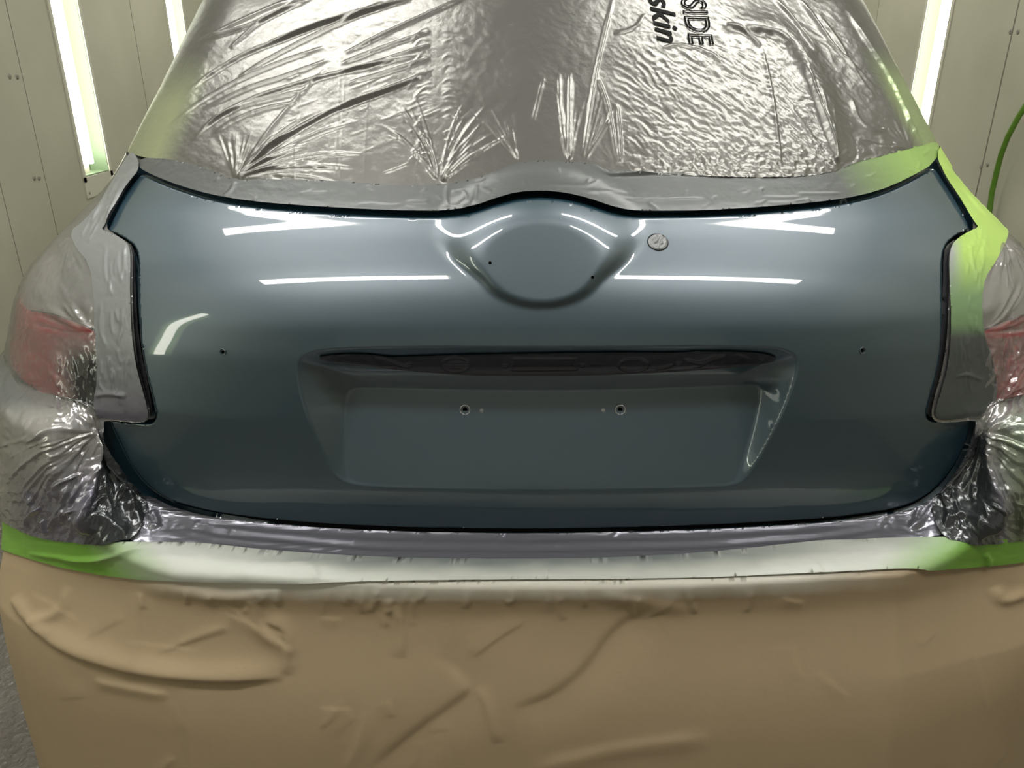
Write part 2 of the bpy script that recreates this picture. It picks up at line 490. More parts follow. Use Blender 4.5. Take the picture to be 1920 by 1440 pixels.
def patch(name, poly, mat, parent=None, off=0.0, disp=None, tint=None, hu=0.003, hz=0.003, ydisp=None, holes=(), flange=0.0):
    """a sheet lying on the car skin inside an outline; off and disp lift it along the skin's normal"""
    poly = np.asarray(poly)
    u0, z0 = poly.min(0); u1, z1 = poly.max(0)
    nu = int((u1 - u0) / hu) + 3; nz = int((z1 - z0) / hz) + 3
    U, Z = np.meshgrid(u0 - hu + np.arange(nu + 1) * hu, z0 - hz + np.arange(nz + 1) * hz, indexing='ij')
    k = hu / hz
    pk = poly * np.array([1, k])
    ins = inside(poly, U, Z)
    D, QX, QY = seg_dist(pk, U, Z * k, near=hu * 1.2)
    sn = D < hu * 0.71
    for hp in holes:
        hk = hp * np.array([1, k])
        hi_ = inside(hp, U, Z)
        D2, QX2, QY2 = seg_dist(hk, U, Z * k, near=hu * 1.2)
        s2 = D2 < hu * 0.71
        ins &= ~hi_
        QX = np.where(s2, QX2, QX); QY = np.where(s2, QY2, QY); sn |= s2
    U = np.where(sn, QX, U); Z = np.where(sn, QY / k, Z)
    keep = ins | sn
    cell = keep[:-1, :-1] & keep[1:, :-1] & keep[1:, 1:] & keep[:-1, 1:]
    # a cell counts only if its middle is inside
    cu = (U[:-1, :-1] + U[1:, :-1] + U[1:, 1:] + U[:-1, 1:]) / 4; cz = (Z[:-1, :-1] + Z[1:, :-1] + Z[1:, 1:] + Z[:-1, 1:]) / 4
    ci = inside(poly, cu, cz)
    for hp in holes: ci &= ~inside(hp, cu, cz)
    cell &= ci
    used = np.zeros(keep.shape, bool)
    used[:-1, :-1] |= cell; used[1:, :-1] |= cell; used[1:, 1:] |= cell; used[:-1, 1:] |= cell
    idx = -np.ones(keep.shape, int); idx[used] = np.arange(used.sum())
    uu = U[used]; zz = np.clip(Z[used], 0.03, 1.497)
    P = S(uu, zz); n = normals(uu, zz)
    px, py = project(P)
    d = np.full(uu.shape, off)
    if disp is not None: d = d + disp(px, py, uu, zz)
    P = P + n * d[:, None]
    if ydisp is not None: P[:, 1] += ydisp(P[:, 0], zz)
    i, j = np.nonzero(cell)
    q = np.stack([idx[i, j], idx[i + 1, j], idx[i + 1, j + 1], idx[i, j + 1]], -1)
    me = bpy.data.meshes.new(name)
    me.vertices.add(len(P)); me.vertices.foreach_set('co', P.ravel())
    me.loops.add(q.size); me.loops.foreach_set('vertex_index', q.ravel())
    me.polygons.add(len(q)); me.polygons.foreach_set('loop_start', np.arange(0, q.size, 4)); me.polygons.foreach_set('loop_total', np.full(len(q), 4))
    me.update(calc_edges=True)
    me.polygons.foreach_set('use_smooth', np.ones(len(q), bool))
    if tint is not None:
        c = np.asarray(tint(px, py, uu, zz), float)
        if c.ndim == 1: c = np.tile(c, (len(P), 1))
        if c.shape[1] == 3: c = np.hstack([c, np.ones((len(P), 1))])
        at = me.color_attributes.new('tint', 'FLOAT_COLOR', 'POINT')
        at.data.foreach_set('color', c.ravel())
    me.materials.append(mat)
    o = bpy.data.objects.new(name, me); COL.objects.link(o)
    if parent is not None: adopt(o, parent)
    if flange:
        import bmesh
        bm = bmesh.new(); bm.from_mesh(me)
        be = [e for e in bm.edges if e.is_boundary]
        prev = be
        for (oy, inset) in ((0.0012, 0.0), (flange, 0.0)):
            r = bmesh.ops.extrude_edge_only(bm, edges=prev)
            vs = [g for g in r['geom'] if isinstance(g, bmesh.types.BMVert)]
            for v in vs: v.co.y += oy
            prev = [g for g in r['geom'] if isinstance(g, bmesh.types.BMEdge) and g.is_boundary]
        for f in bm.faces: f.smooth = True
        bm.to_mesh(me); bm.free()
    return o

# ------------------------------------------------------------------ outlines read from the photograph
TG = [(265, 329), (300, 345), (345, 362), (400, 378), (470, 390), (560, 398), (640, 404), (720, 408), (800, 410), (860, 408), (895, 400), (930, 388), (970, 378),
      (1015, 374), (1060, 378), (1100, 388), (1140, 402), (1175, 409), (1230, 409), (1320, 408), (1420, 402), (1500, 395), (1570, 387), (1640, 372), (1700, 347), (1751, 317),
      (1754, 318), (1775, 350), (1800, 390), (1817, 425), (1816, 429), (1790, 442), (1773, 457), (1766, 480), (1765, 520), (1766, 580), (1767, 640), (1762, 680), (1752, 720),
      (1740, 758), (1736, 776), (1740, 788), (1752, 793), (1817, 786), (1820, 790), (1808, 835), (1790, 870), (1765, 905), (1735, 930), (1700, 948), (1640, 960), (1560, 970),
      (1440, 978), (1300, 985), (1150, 989), (1000, 991), (850, 990), (700, 986), (560, 978), (450, 967), (370, 953), (310, 935), (270, 905), (245, 870), (225, 830), (207, 792),
      (211, 790), (270, 797), (287, 795), (295, 782), (290, 755), (275, 700), (266, 650), (262, 600), (260, 540), (261, 490), (256, 465), (242, 452), (222, 440), (205, 434), (204, 430),
      (225, 385), (245, 350), (263, 330)]
_low = np.array([(x, y) for x, y in TG if y > 786])

# bumper step: where the skin stands out below and beside the tailgate
_p = densify(chaikin(TG, 2), 4.0)
_x, _z = unproj(_p[:, 0], _p[:, 1])
_tg_xz = np.stack([_x, _z], -1)
_lo = _tg_xz[_p[:, 1] > 786]
_lx = np.abs(_lo[:, 0]); _lz = _lo[:, 1]
_o = np.argsort(_lx)
ZL = lambda ax: np.interp(ax, _lx[_o][::3], _lz[_o][::3])
ZTOP = float(_lz.max())
gx, gz = np.meshgrid(np.arange(0, 501) * 0.002, np.arange(0, 760) * 0.002, indexing='ij')
_half = _tg_xz[(_tg_xz[:, 0] >= -0.02)]
_dist, _, _ = seg_dist(_tg_xz, gx, gz)
_in = inside(_tg_xz, gx, gz)
_d = np.where(_in, 0, _dist - 0.004)
wd = np.interp(gx, [0.0, 0.40, 0.56, 0.66], [0.028, 0.03, 0.045, 0.06])
below = 1 - sstep((gz - (ZTOP - 0.02)) / 0.035)
pp = np.interp(gx, [0, 0.5, 0.62, 0.8], [0.10, 0.10, 0.075, 0.05])
_P = pp * sstep(np.clip(_d / wd, 0, 1)) * below
_P = _P + 0.035 * (1 - sstep((gz - 0.40) / 0.245))
P_GRID = _P

# ------------------------------------------------------------------ the booth
XW, YF, YB, ZC = 1.95, 6.4, -2.7, 2.75

def struct(name, mb, mat, label=None):
    o = mb.build(name, mat); o['kind'] = 'structure'
    return o

m = MB(); m.box((0, (YF + YB) / 2, -0.05), (2 * XW + 0.2, YF - YB + 0.2, 0.1)); struct('floor', m, M_FLOOR)
m = MB(); m.box((0, (YF + YB) / 2, ZC + 0.05), (2 * XW + 0.2, YF - YB + 0.2, 0.1)); struct('ceiling', m, M_CEIL)
m = MB(); m.box((0, YF + 0.05, ZC / 2), (2 * XW + 0.2, 0.1, ZC)); struct('wall_front', m, M_WALL)
m = MB(); m.box((0, YB - 0.05, ZC / 2), (2 * XW + 0.2, 0.1, ZC)); struct('wall_back', m, M_CEIL)
LAMP_Y = {-1: (-1.55, 2.02, 3.62, 4.98), 1: (-1.55, 2.05, 3.86, 5.2)}   # near and far edges are these +- half a width
LW, LZ0, LZ1 = 0.27, 0.80, 2.15

def side_wall(name, sx):
    """panelled wall with an opening for every lamp"""
    x0 = sx * XW; x1 = sx * (XW + 0.1)
    m = MB()
    ys = [YB]
    for y in sorted(LAMPS[sx]):
        ys += [y - LW / 2, y + LW / 2]
    ys.append(YF)
    for i in range(len(ys) - 1):
        a, c = ys[i], ys[i + 1]
        if i % 2 == 0: zs = [(0, ZC)]
        else: zs = [(0, LZ0), (LZ1, ZC)]
        for (p, q) in zs:
            m.box(((x0 + x1) / 2, (a + c) / 2, (p + q) / 2), (0.1, c - a, q - p))
    w = struct(name, m, M_WALL)
    return w

def wall_point(sx, px, py):
    dx, dy, dz = rays(px, py)
    t = (sx * XW - CAMX) / dx
    return dy * t, CAMZ + dz * t

# the lamps seen in the photograph: edges measured on the wall plane
def lamp_span(sx, a, c):
    return wall_point(sx, *a)[0], wall_point(sx, *c)[0]
_a = lamp_span(-1, (127, 180), (178, 180)); _b = lamp_span(-1, (310, 0), (336, 0)); _c = lamp_span(1, (1710, 180), (1752, 180))
LAMPS = {-1: [sum(_a) / 2, sum(_b) / 2, 0.05], 1: [sum(_c) / 2, sum(_c) / 2 + 1.75]}
LZ0 = wall_point(-1, 180, 327)[1]
LW = abs(_a[1] - _a[0])
wl = side_wall('wall_left', -1)
wr = side_wall('wall_right', 1)

def wall_lamp(sx, y, label, group=None):
    r = tag(empty('wall_lamp', (sx * XW, y, LZ0)), label, 'lamp', group)
    xo = sx * XW; d = 0.085
    hw = LW / 2 - 0.004
    m = MB()                                             # folded sheet lining of the opening
    m.box((xo + sx * d, y, (LZ0 + LZ1) / 2), (0.006, 2 * hw, LZ1 - LZ0 - 0.008))
    for s in (-1, 1): m.box((xo + sx * d / 2, y + s * hw, (LZ0 + LZ1) / 2), (d, 0.005, LZ1 - LZ0 - 0.008))
    for z in (LZ0 + 0.004, LZ1 - 0.004): m.box((xo + sx * d / 2, y, z), (d, 2 * hw, 0.005))
    m.build('reflector', M_LREFL, r)
    m = MB(); fw = 0.022                                 # flat frame on the wall face
    xf = xo - sx * 0.003
    for s in (-1, 1): m.box((xf, y + s * (hw + fw / 2), (LZ0 + LZ1) / 2), (0.006, fw, LZ1 - LZ0 + 2 * fw))
    m.box((xf, y, LZ1 + fw / 2), (0.006, 2 * hw, fw))
    m.box((xf, y, LZ0 - 0.045), (0.006, 2 * hw + 2 * fw, 0.09))
    m.build('frame', M_LFRAME, r)
    for s in (-1, 1):
        m = MB(); m.tube([(xf - sx * 0.002, y + s * hw, LZ0 - 0.07), (xf - sx * 0.005, y + s * hw, LZ0 - 0.07)], 0.006, 8); m.build('screw', M_SEAM, r)
    ty = y - 0.025
    m = MB(); m.tube([(xo + sx * 0.04, ty, LZ0 + 0.05), (xo + sx * 0.04, ty, LZ1 - 0.05)], 0.043, 18); m.build('tube', M_TUBE, r, smooth=True)
    for z in (LZ0 + 0.028, LZ1 - 0.028):
        m = MB(); m.box((xo + sx * 0.055, ty, z), (0.05, 0.05, 0.044)); m.build('lamp_holder', M_LFRAME, r)
    return r

wall_lamp(-1, LAMPS[-1][0], 'upright strip lamp in the left wall, the whole lower end of it in sight')
wall_lamp(-1, LAMPS[-1][1], 'upright strip lamp in the left wall partly hidden behind the wrapped rear window')
wall_lamp(1, LAMPS[1][0], 'upright strip lamp in the right wall above the green hose')
wall_lamp(1, LAMPS[1][1], 'upright strip lamp in the right wall hidden beyond the car')
wall_lamp(-1, LAMPS[-1][2], 'upright strip lamp in the left wall beside where the photographer stands')

def ceiling_lamp(x, y):
    side = 'left' if x < 0 else 'right'
    r = tag(empty('ceiling_lamp', (x, y, ZC)), 'crosswise strip lamp on the %s half of the booth ceiling' % side, 'lamp', 'crosswise lamps on the %s half of the ceiling' % side)
    m = MB(); m.box((x, y, ZC - 0.03), (1.24, 0.17, 0.06)); m.build('housing', M_LFRAME, r)
    m = MB(); m.box((x, y, ZC - 0.068), (1.2, 0.13, 0.016)); m.build('diffuser', M_HIP, r)
    return r
for y in CEIL_Y:
    for x in (-0.96, 0.96): ceiling_lamp(x, y)

# panel seams and rivets on the side walls
def seam(sx, px, py, name='trim_1'):
    y, _ = wall_point(sx, px, py)
    m = MB(); m.box((sx * (XW - 0.0005), y, ZC / 2), (0.002, 0.002, ZC)); o = m.build(name, M_SEAM); o['kind'] = 'structure'; return y
seam(-1, 10, 385, 'trim_1'); seam(-1, 252, 60, 'trim_2'); seam(-1, 60, 225, 'trim_3')
seam(1, 1646, 20, 'trim_4'); seam(1, 1882, 130, 'trim_5'); seam(1, 1899, 60, 'trim_6')
k = 0
for sx, px, py in ((-1, 18, 144), (-1, 32, 144), (-1, 64, 334), (-1, 73, 334), (1, 1895, 60), (1, 1909, 60), (1, 1840, 313), (1, 1852, 309)):
    y, z = wall_point(sx, px, py)
    m = MB(); m.tube([(sx * XW, y, z), (sx * (XW - 0.004), y, z)], [0.011, 0.007], 10)
    o = m.build('rivet', M_SEAM, smooth=False)
    lab = {0: 'rivet of the upper pair on the left wall, nearer one', 1: 'rivet of the upper pair on the left wall, farther one', 2: 'rivet of the lower pair on the left wall, nearer one',
           3: 'rivet of the lower pair on the left wall, farther one', 4: 'rivet of the upper pair on the right wall, farther one', 5: 'rivet of the upper pair on the right wall, nearer one',
           6: 'rivet of the pair beside the green hose, farther one', 7: 'rivet of the pair beside the green hose, nearer one'}[k]
    tag(o, lab, 'rivet', 'rivets in the wall panels'); k += 1

# ------------------------------------------------------------------ the car
car = tag(empty('car', (0, 1.6, 0)), 'blue grey hatchback seen from behind, wrapped in film and paper around a freshly painted tailgate', 'car')

# recess for the plate
REC_O = chaikin([(556, 690), (562, 670), (590, 657), (660, 652), (800, 650), (1000, 650), (1200, 650), (1400, 649), (1462, 652), (1490, 663), (1497, 682), (1490, 712), (1470, 765), (1440, 828),
         (1408, 885), (1390, 906), (1350, 912), (1200, 916), (1000, 918), (800, 916), (680, 911), (642, 903), (618, 880), (590, 815), (566, 750)], 2)
REC_I = chaikin([(648, 728), (700, 727), (800, 730), (1000, 733), (1200, 730), (1380, 722), (1420, 720), (1428, 735), (1412, 810), (1388, 880), (1376, 905), (1340, 909), (1200, 913), (1000, 915), (800, 913), (690, 908), (656, 900),
         (648, 880), (645, 800)], 2)
def px_xz(p, step=6):
    p = densify(p, step); x, z = unproj(p[:, 0], p[:, 1]); return np.stack([x, z], -1)
_zt = float(unproj([1010], [735])[1][0]); _zb = float(unproj([1010], [914])[1][0])
def rec_depth(z): return 0.0012 + 0.055 * np.clip((z - _zb) / (_zt - _zb), 0, 1.15)
def settle(p, depth):
    """outline of something set deep behind the skin: moved so that it is seen where the photograph shows it"""
    q = np.array(p, float)
    for _ in range(8):
        x, z = unproj(q[:, 0], q[:, 1]); y = F(x, z) + depth(x, z)
        a, c = project(np.stack([x, y, z], -1))
        q = q + 0.8 * (np.asarray(p) - np.stack([a, c], -1))
    return q
RO = px_xz(REC_O)
_ri = settle(densify(REC_I, 6), lambda x, z: rec_depth(z))
RI = np.stack(unproj(_ri[:, 0], _ri[:, 1]), -1)
def recess(x, z):
    d = np.zeros(np.shape(x))
    io = inside(RO, x, z)
    if not io.any(): return d
    xx = x[io]; zz = z[io]
    do, _, _ = seg_dist(RO, xx, zz)
    di, _, _ = seg_dist(RI, xx, zz)
    di = np.where(inside(RI, xx, zz), 0, di)
    t = do / (do + di + 1e-6)
    t = 0.7 * t + 0.3 * np.sin(t * PI / 2)
    d[io] = t * rec_depth(zz)
    return d

TG_UV = px_poly(TG, 2, 3.0)
def tail_y(x, z): return recess(x, z)
tailgate = patch('tailgate', TG_UV, M_PAINT, car, off=0.0, ydisp=tail_y, hu=0.0025, hz=0.0018, flange=0.016)

def skin_point(px, py, out=0.0, rec=False):
    x, z = unproj(np.array([px]), np.array([py])); u = u_of(x, z)
    P = S(u, z)[0]; n = normals(u, z)[0]
    if rec: P = P + np.array([0, float(recess(x, z)[0]), 0])
    return Vector(P + n * out), Vector(n)

def basis(n):
    n = n.normalized(); a = Vector((1, 0, 0)) - n * n.x; a.normalize(); c = n.cross(a); c.normalize()
    if c.z < 0: c = -c
    return a, c

def disc_ring(name, px, py, r_hole, r_ring, parent, rec=False, ring=True, mat=M_HOLE):
    if rec: px, py = settle([(px, py)], recess)[0]
    c, n = skin_point(px, py, 0.0004, rec); a, b_ = basis(n)
    if rec: n = Vector((0, -0.98, 0.1)).normalized(); a, b_ = basis(n)
    v = [c + (a * math.cos(t) + b_ * math.sin(t)) * r_hole for t in np.linspace(0, 2 * PI, 24, endpoint=False)]
    w = [p - n * 0.004 for p in v]
    h = MB(); h.add(v + w, [(i, (i + 1) % 24, 24 + (i + 1) % 24, 24 + i) for i in range(24)]); h.add(v, [tuple(range(24))])
    o = h.build(name, mat, parent)
    if ring:
        m = MB(); m.tube([c + n * 0.0004 + (a * math.cos(t) + b_ * math.sin(t)) * r_ring for t in np.linspace(0, 2 * PI, 33)], (r_ring - r_hole) * 0.3 if r_ring > r_hole * 1.2 else 0.0006, 8, False)
        m.build('hole_rim', M_RING if rec else M_PAINT, o, True)
    return o
disc_ring('badge_hole', 919, 493, 0.0021, 0.0026, tailgate)
disc_ring('badge_hole', 1111, 520, 0.0021, 0.0026, tailgate)
disc_ring('bumper_stop_hole', 418, 660, 0.0022, 0.0042, tailgate)
disc_ring('bumper_stop_hole', 1617, 657, 0.0022, 0.0042, tailgate)
for px in (872, 1163): disc_ring('plate_screw_hole', px, 768, 0.0034, 0.0068, tailgate, rec=True)
for px in (903, 1131): disc_ring('pilot_dimple', px, 769, 0.0022, 0.003, tailgate, rec=True, mat=M_RING)

# shell of the car behind and around the tailgate
hatch = [(x, y) for x, y in TG]
def grow(pts, d):
    p = np.array(pts, float); c = densify(chaikin(p, 1), 6)
    t = np.roll(c, -1, 0) - np.roll(c, 1, 0); n = np.stack([t[:, 1], -t[:, 0]], -1); n /= np.linalg.norm(n, axis=1, keepdims=True) + 1e-9
    return c + n * d
patch('hatch_seal', px_poly([tuple(q) for q in grow(TG, 15)], 1, 6), M_BLACK, car, off=-0.017, hu=0.004, hz=0.004, holes=[px_poly([tuple(q) for q in grow(TG, -22)], 1, 6)])
body_poly = densify(np.array([(-1.6, 0.12), (1.6, 0.12), (1.6, 1.0), (1.1, 1.49), (-1.1, 1.49), (-1.6, 1.0)]), 0.02)
HOLE_UV = px_poly([tuple(q) for q in grow(TG, 7)], 1, 6)
patch('body_shell', body_poly, M_PAINT, car, off=-0.006, hu=0.008, hz=0.006, holes=[HOLE_UV])
m = MB()
rv = []
for i in range(13):
    y = 1.52 + i * 0.17
    for j in range(13):
        x = -0.59 + 1.18 * j / 12
        rv.append((x, y + 0.36 * (abs(x) / 0.6) ** 2.4 * (1 if i == 0 else 0.2), 1.497 + 0.03 * math.sin(PI * (i + 1) / 15) * (1 - (abs(x) / 0.7) ** 2)))
m.add(rv, [(a * 13 + c, a * 13 + c + 1, (a + 1) * 13 + c + 1, (a + 1) * 13 + c) for a in range(12) for c in range(12)])
m.build('roof', M_PAINT, car, True)
patch('rear_window', px_poly([(330, 330), (420, 20), (480, -20), (1010, -40), (1530, -20), (1590, 20), (1690, 320), (1500, 360), (1100, 350), (1010, 340), (900, 355), (500, 355)], 2, 10), M_GLASS, car, off=0.0, hu=0.01, hz=0.008)

# tail lamps under the film
def tail_lamp(sx):
    mx = lambda p: [(x if sx < 0 else 2022 - x, y) for x, y in p]
    r = empty('tail_light', (sx * 0.78, 1.12, 0.9)); adopt(r, car)
    um = sx * 1.03
    side = [('u', um, 0.845), ('u', um, 1.0)]
    def pp(front, zlo, zhi):
        f = mx(front)
        return px_poly(f + [('u', um, zlo), ('u', um, zhi)], 1, 5)
    patch('lamp_housing', pp([(150, 432), (205, 438), (245, 455), (253, 475), (254, 540), (260, 640), (284, 750), (286, 782), (205, 783), (150, 776), (70, 758)], 0.86, 1.0), M_LAMPDARK, r, off=0.0, hu=0.005, hz=0.004)
    patch('clear_lens', pp([(135, 446), (180, 446), (188, 500), (186, 575), (186, 622), (150, 604), (110, 590), (80, 584), (50, 580)], 0.955, 0.995), M_CLEAR, r, off=0.0012, hu=0.004, hz=0.004)
    patch('red_lens', pp([(60, 584), (80, 587), (110, 593), (150, 607), (186, 625), (184, 690), (176, 752), (120, 745), (75, 735)], 0.875, 0.95), M_RED, r, off=0.0012, hu=0.004, hz=0.004)
    return r
tail_lamp(-1); tail_lamp(1)

# ------------------------------------------------------------------ films, tapes, paper
def lerp(a, c, t): return a + (c - a) * t[:, None]
def band(v, a, c): return np.clip((v - a) / (c - a), 0, 1)
def col(c, n): return np.tile(np.array(c, float), (n, 1))

WIN_LOW = [(244, 288), (270, 297), (300, 302), (345, 308), (400, 326), (440, 343), (520, 342), (640, 345), (720, 352), (800, 354), (850, 350), (915, 335), (962, 314), (1000, 307), (1060, 309), (1108, 312), (1140, 326), (1200, 331), (1280, 334), (1400, 338),
           (1500, 336), (1565, 326), (1600, 308), (1660, 294), (1740, 272), (1752, 268)]
FOLDS = [
    ([(321, 242), (362, 205), (421, 167), (481, 139), (550, 112), (612, 91)], 1.0), ([(360, 269), (404, 225), (467, 191), (529, 169), (612, 146), (700, 125), (790, 105)], 1.3),
    ([(340, 190), (383, 152), (425, 125), (467, 102), (519, 82), (592, 52), (654, 34), (720, 8)], 1.6), ([(508, 83), (571, 60), (654, 31), (700, 21), (760, 0)], 1.3),
    ([(383, 208), (467, 167), (550, 142), (619, 115)], 0.9), ([(462, 312), (508, 277), (560, 246), (633, 206), (700, 183), (790, 150)], 1.7),
    ([(375, 80), (446, 46), (508, 17), (550, 2)], 0.9), ([(377, 83), (425, 65), (477, 50), (529, 23), (592, 0)], 1.4), ([(433, 94), (487, 46), (529, 25), (560, 4)], 1.0),
    ([(450, 148), (508, 112), (571, 79), (637, 48), (696, 21)], 1.0), ([(647, 103), (740, 57), (840, 13), (880, -4)], 1.2), ([(640, 43), (700, 22), (773, 0)], 1.4),
    ([(640, 123), (723, 90), (807, 63)], 1.1), ([(640, 140), (740, 110), (807, 88)], 1.2), ([(653, 160), (730, 138), (807, 113)], 1.0), ([(640, 203), (723, 170), (800, 143)], 1.3),
    ([(380, 245), (430, 210), (500, 190), (580, 172)], 0.8), ([(400, 255), (440, 228), (500, 205), (560, 195)], 0.7),
    ([(1150, 0), (1133, 73), (1117, 140), (1105, 220), (1093, 300)], 0.9), ([(1066, 302), (1066, 230), (1068, 140)], 0.9), ([(1060, 300), (1050, 220), (1047, 140)], 0.6),
    ([(1118, 145), (1140, 200), (1150, 260), (1158, 310)], 0.9), ([(1157, 200), (1163, 260), (1165, 310)], 0.9), ([(1020, 150), (1000, 230)], 0.4),
    ([(1360, 50), (1395, 62), (1425, 92)], 1.1), ([(1450, 0), (1490, 50), (1530, 105)], 1.5), ([(1490, -5), (1530, 45), (1560, 92), (1600, 130), (1640, 172)], 1.2),
    ([(1585, 22), (1620, 80), (1660, 140), (1690, 205), (1722, 272)], 1.6), ([(1505, 130), (1530, 200), (1552, 260), (1566, 318)], 1.5), ([(1425, 90), (1440, 150), (1452, 230), (1462, 320)], 0.7),
    ([(1530, 30), (1570, 80), (1600, 140), (1640, 190)], 0.6), ([(1595, 190), (1605, 230), (1640, 250), (1660, 245)], 0.8), ([(1545, 220), (1560, 260), (1570, 320)], 0.8),
    ([(1240, 95), (1270, 85), (1330, 100), (1350, 120)], 0.6), ([(1210, 30), (1190, 60), (1150, 68)], 0.6)]
GAUSS = lambda v, c, w: np.exp(-((v - c) / w) ** 2)
def win_disp(px, py, u, z):
    D = np.zeros(px.shape)
    for p, k in FOLDS: ridge(D, px, py, p, 0.0026 * k, 2.2, 4.2)
    # the wide soft trough on the right
    ridge(D, px, py, [(1350, 50), (1420, 58), (1465, 66), (1495, 105), (1526, 170), (1546, 225), (1562, 312)], 0.008, 27, 9)
    fan(D, px, py, (445, 343), 10, 62, 26, 60, 280, 0.0014, 2.6, 3, bend=-0.25)
    fan(D, px, py, (445, 343), 66, 112, 16, 30, 90, 0.0006, 2.4, 5)
    fan(D, px, py, (827, 350), 44, 88, 20, 60, 170, 0.0011, 2.6, 8, bend=-0.2)
    fan(D, px, py, (820, 345), 92, 122, 14, 60, 170, 0.0011, 2.6, 9, bend=0.25)
    fan(D, px, py, (973, 308), 98, 136, 9, 50, 140, 0.0007, 2.4, 11)
    fan(D, px, py, (1068, 308), 72, 112, 12, 40, 150, 0.0008, 2.2, 13)
    fan(D, px, py, (1095, 308), 55, 82, 8, 60, 150, 0.0008, 2.2, 14)
    fan(D, px, py, (1566, 322), 92, 150, 14, 40, 150, 0.0010, 2.6, 15)
    fan(D, px, py, (1700, 285), 60, 175, 18, 20, 90, 0.0009, 2.4, 17)
    # short pleats to both sides of the smooth channel at 820
    r = np.random.default_rng(5)
    for i in range(40):
        y0 = r.uniform(60, 300); sx = r.choice([-1, 1]); x0 = 820 + sx * 10
        ridge(D, px, py, [(x0, y0 + 3), (x0 + sx * r.uniform(12, 22), y0 + r.uniform(-4, 8) * sx - 5), (x0 + sx * r.uniform(28, 48), y0 - sx * 8 + 14)], 0.0006 * r.uniform(0.4, 1.2), 2.2)
    for i in range(34):                                  # faint creases, all over the left
        x0 = r.uniform(520, 800); y0 = r.uniform(120, 330); l = r.uniform(20, 60)
        ridge(D, px, py, [(x0, y0), (x0 + l / 2, y0 - l * 0.16), (x0 + l, y0 - l * 0.38)], 0.0006 * r.uniform(0.4, 1.1), 2.0)
    for x0 in (636, 645, 690, 560):                      # packing folds
        ridge(D, px, py, [(x0 + 8, 60), (x0, 200), (x0 - 6, 338)], 0.0003, 1.6, taper=False)
    # crinkled right half
    ca, sa = math.cos(0.62), math.sin(0.62)
    a = px * ca + py * sa; c = -px * sa + py * ca
    mask = band(px, 1130, 1230) * (1 - 0.75 * band(px, 1500, 1620)) * (0.35 + 0.65 * band(py, 20, 150)) + 0.15
    wx = 6 * perlin(px / 50, py / 50)
    D += mask * 0.00085 * ridged((a + wx) / 34, (c + wx) / 12, 3)
    D += 0.00035 * fbm(px / 26, py / 20, 3)
    low = band(py, 240, 330)
    D += low * band(px, 1150, 1260) * 0.0012 * ridged(px / 22, py / 16, 3)
    D += 0.0012 * perlin(px / 90 + 3, py / 60)
    return np.where(D < -0.001, -0.001 - 0.002 * (1 - np.exp((D + 0.001) / 0.002)), D)
def win_tint(px, py, u, z):
    n = len(px); c = col((0.15, 0.147, 0.137), n)
    g = np.clip(1 - band(px - (265 + (330 - py) * 0.42), 14, 60), 0, 1) * band(py, 100, 200)
    c = lerp(c, col((0.42, 0.47, 0.27), n), 0.7 * g)
    g = np.clip(1 - band((1745 - (290 - py) * 0.55) - px, 4, 34), 0, 1) * band(py, 90, 170)
    c = lerp(c, col((0.38, 0.50, 0.22), n), 0.75 * g)
    dk = band(py, 300, 200) if False else 0
    return c
_ul = 0.97
win_poly = px_poly(WIN_LOW + [('u', _ul, 1.185), ('u', 0.9, 1.495), ('u', -0.9, 1.495), ('u', -_ul, 1.165)], 2, 5)
film = patch('masking_film', win_poly, M_FILM, None, off=0.004, disp=win_disp, tint=win_tint, hu=0.0015, hz=0.0013)
tag(film, 'sprayed grey plastic film stretched over the rear window, with black print at its top', 'masking film')

# print on the film
def film_text(txt, o0, ax, up, name, bold=0.0, outline=0.0, size_x=1.0):
    cu = bpy.data.curves.new(name, 'FONT'); cu.body = txt; cu.size = 1.0; cu.resolution_u = 4
    if outline: cu.fill_mode = 'NONE'; cu.bevel_depth = outline; cu.bevel_resolution = 0
    else: cu.offset = bold
    t = bpy.data.objects.new(name, cu); COL.objects.link(t)
    dg = bpy.context.evaluated_depsgraph_get(); dg.update()
    me = bpy.data.meshes.new_from_object(t.evaluated_get(dg))
    bpy.data.objects.remove(t)
    import bmesh
    bm = bmesh.new(); bm.from_mesh(me)
    bmesh.ops.subdivide_edges(bm, edges=[e for e in bm.edges if e.calc_length() > 0.12], cuts=2)
    bmesh.ops.triangulate(bm, faces=bm.faces)
    if not outline:
        for _ in range(3):
            bmesh.ops.subdivide_edges(bm, edges=[e for e in bm.edges if e.calc_length() > 0.05], cuts=1)
            bmesh.ops.triangulate(bm, faces=bm.faces)
    w = max(v.co.x for v in bm.verts)
    X = np.array([v.co.x for v in bm.verts]) / w; Y = np.array([v.co.y for v in bm.verts]) / 0.72; Zz = np.array([v.co.z for v in bm.verts])
    px = o0[0] + ax[0] * X + up[0] * Y; py = o0[1] + ax[1] * X + up[1] * Y
    x, z = unproj(px, py); u = u_of(x, z); n = normals(u, z)
    d = win_disp(*project(S(u, z)), u, z)
    P = S(u, z) + n * (0.004 + d + 0.0014 + (np.abs(Zz) * 0.01 if outline else 0))[:, None]
    for v, p in zip(bm.verts, P): v.co = p
    bm.to_mesh(me); bm.free()
    me.materials.clear(); me.materials.append(M_INK)
    o = bpy.data.objects.new(name, me); COL.objects.link(o); o.parent = film
    o['label'] = 'bold black letters' if not outline else 'outlined black letters'
    return o
film_text('skin', (1213, -7), (18, 87), (48, 12), 'printed_lettering', bold=0.014)
film_text('SIDE', (1275, 1), (17, 87), (46, 2), 'printed_lettering', outline=0.022)

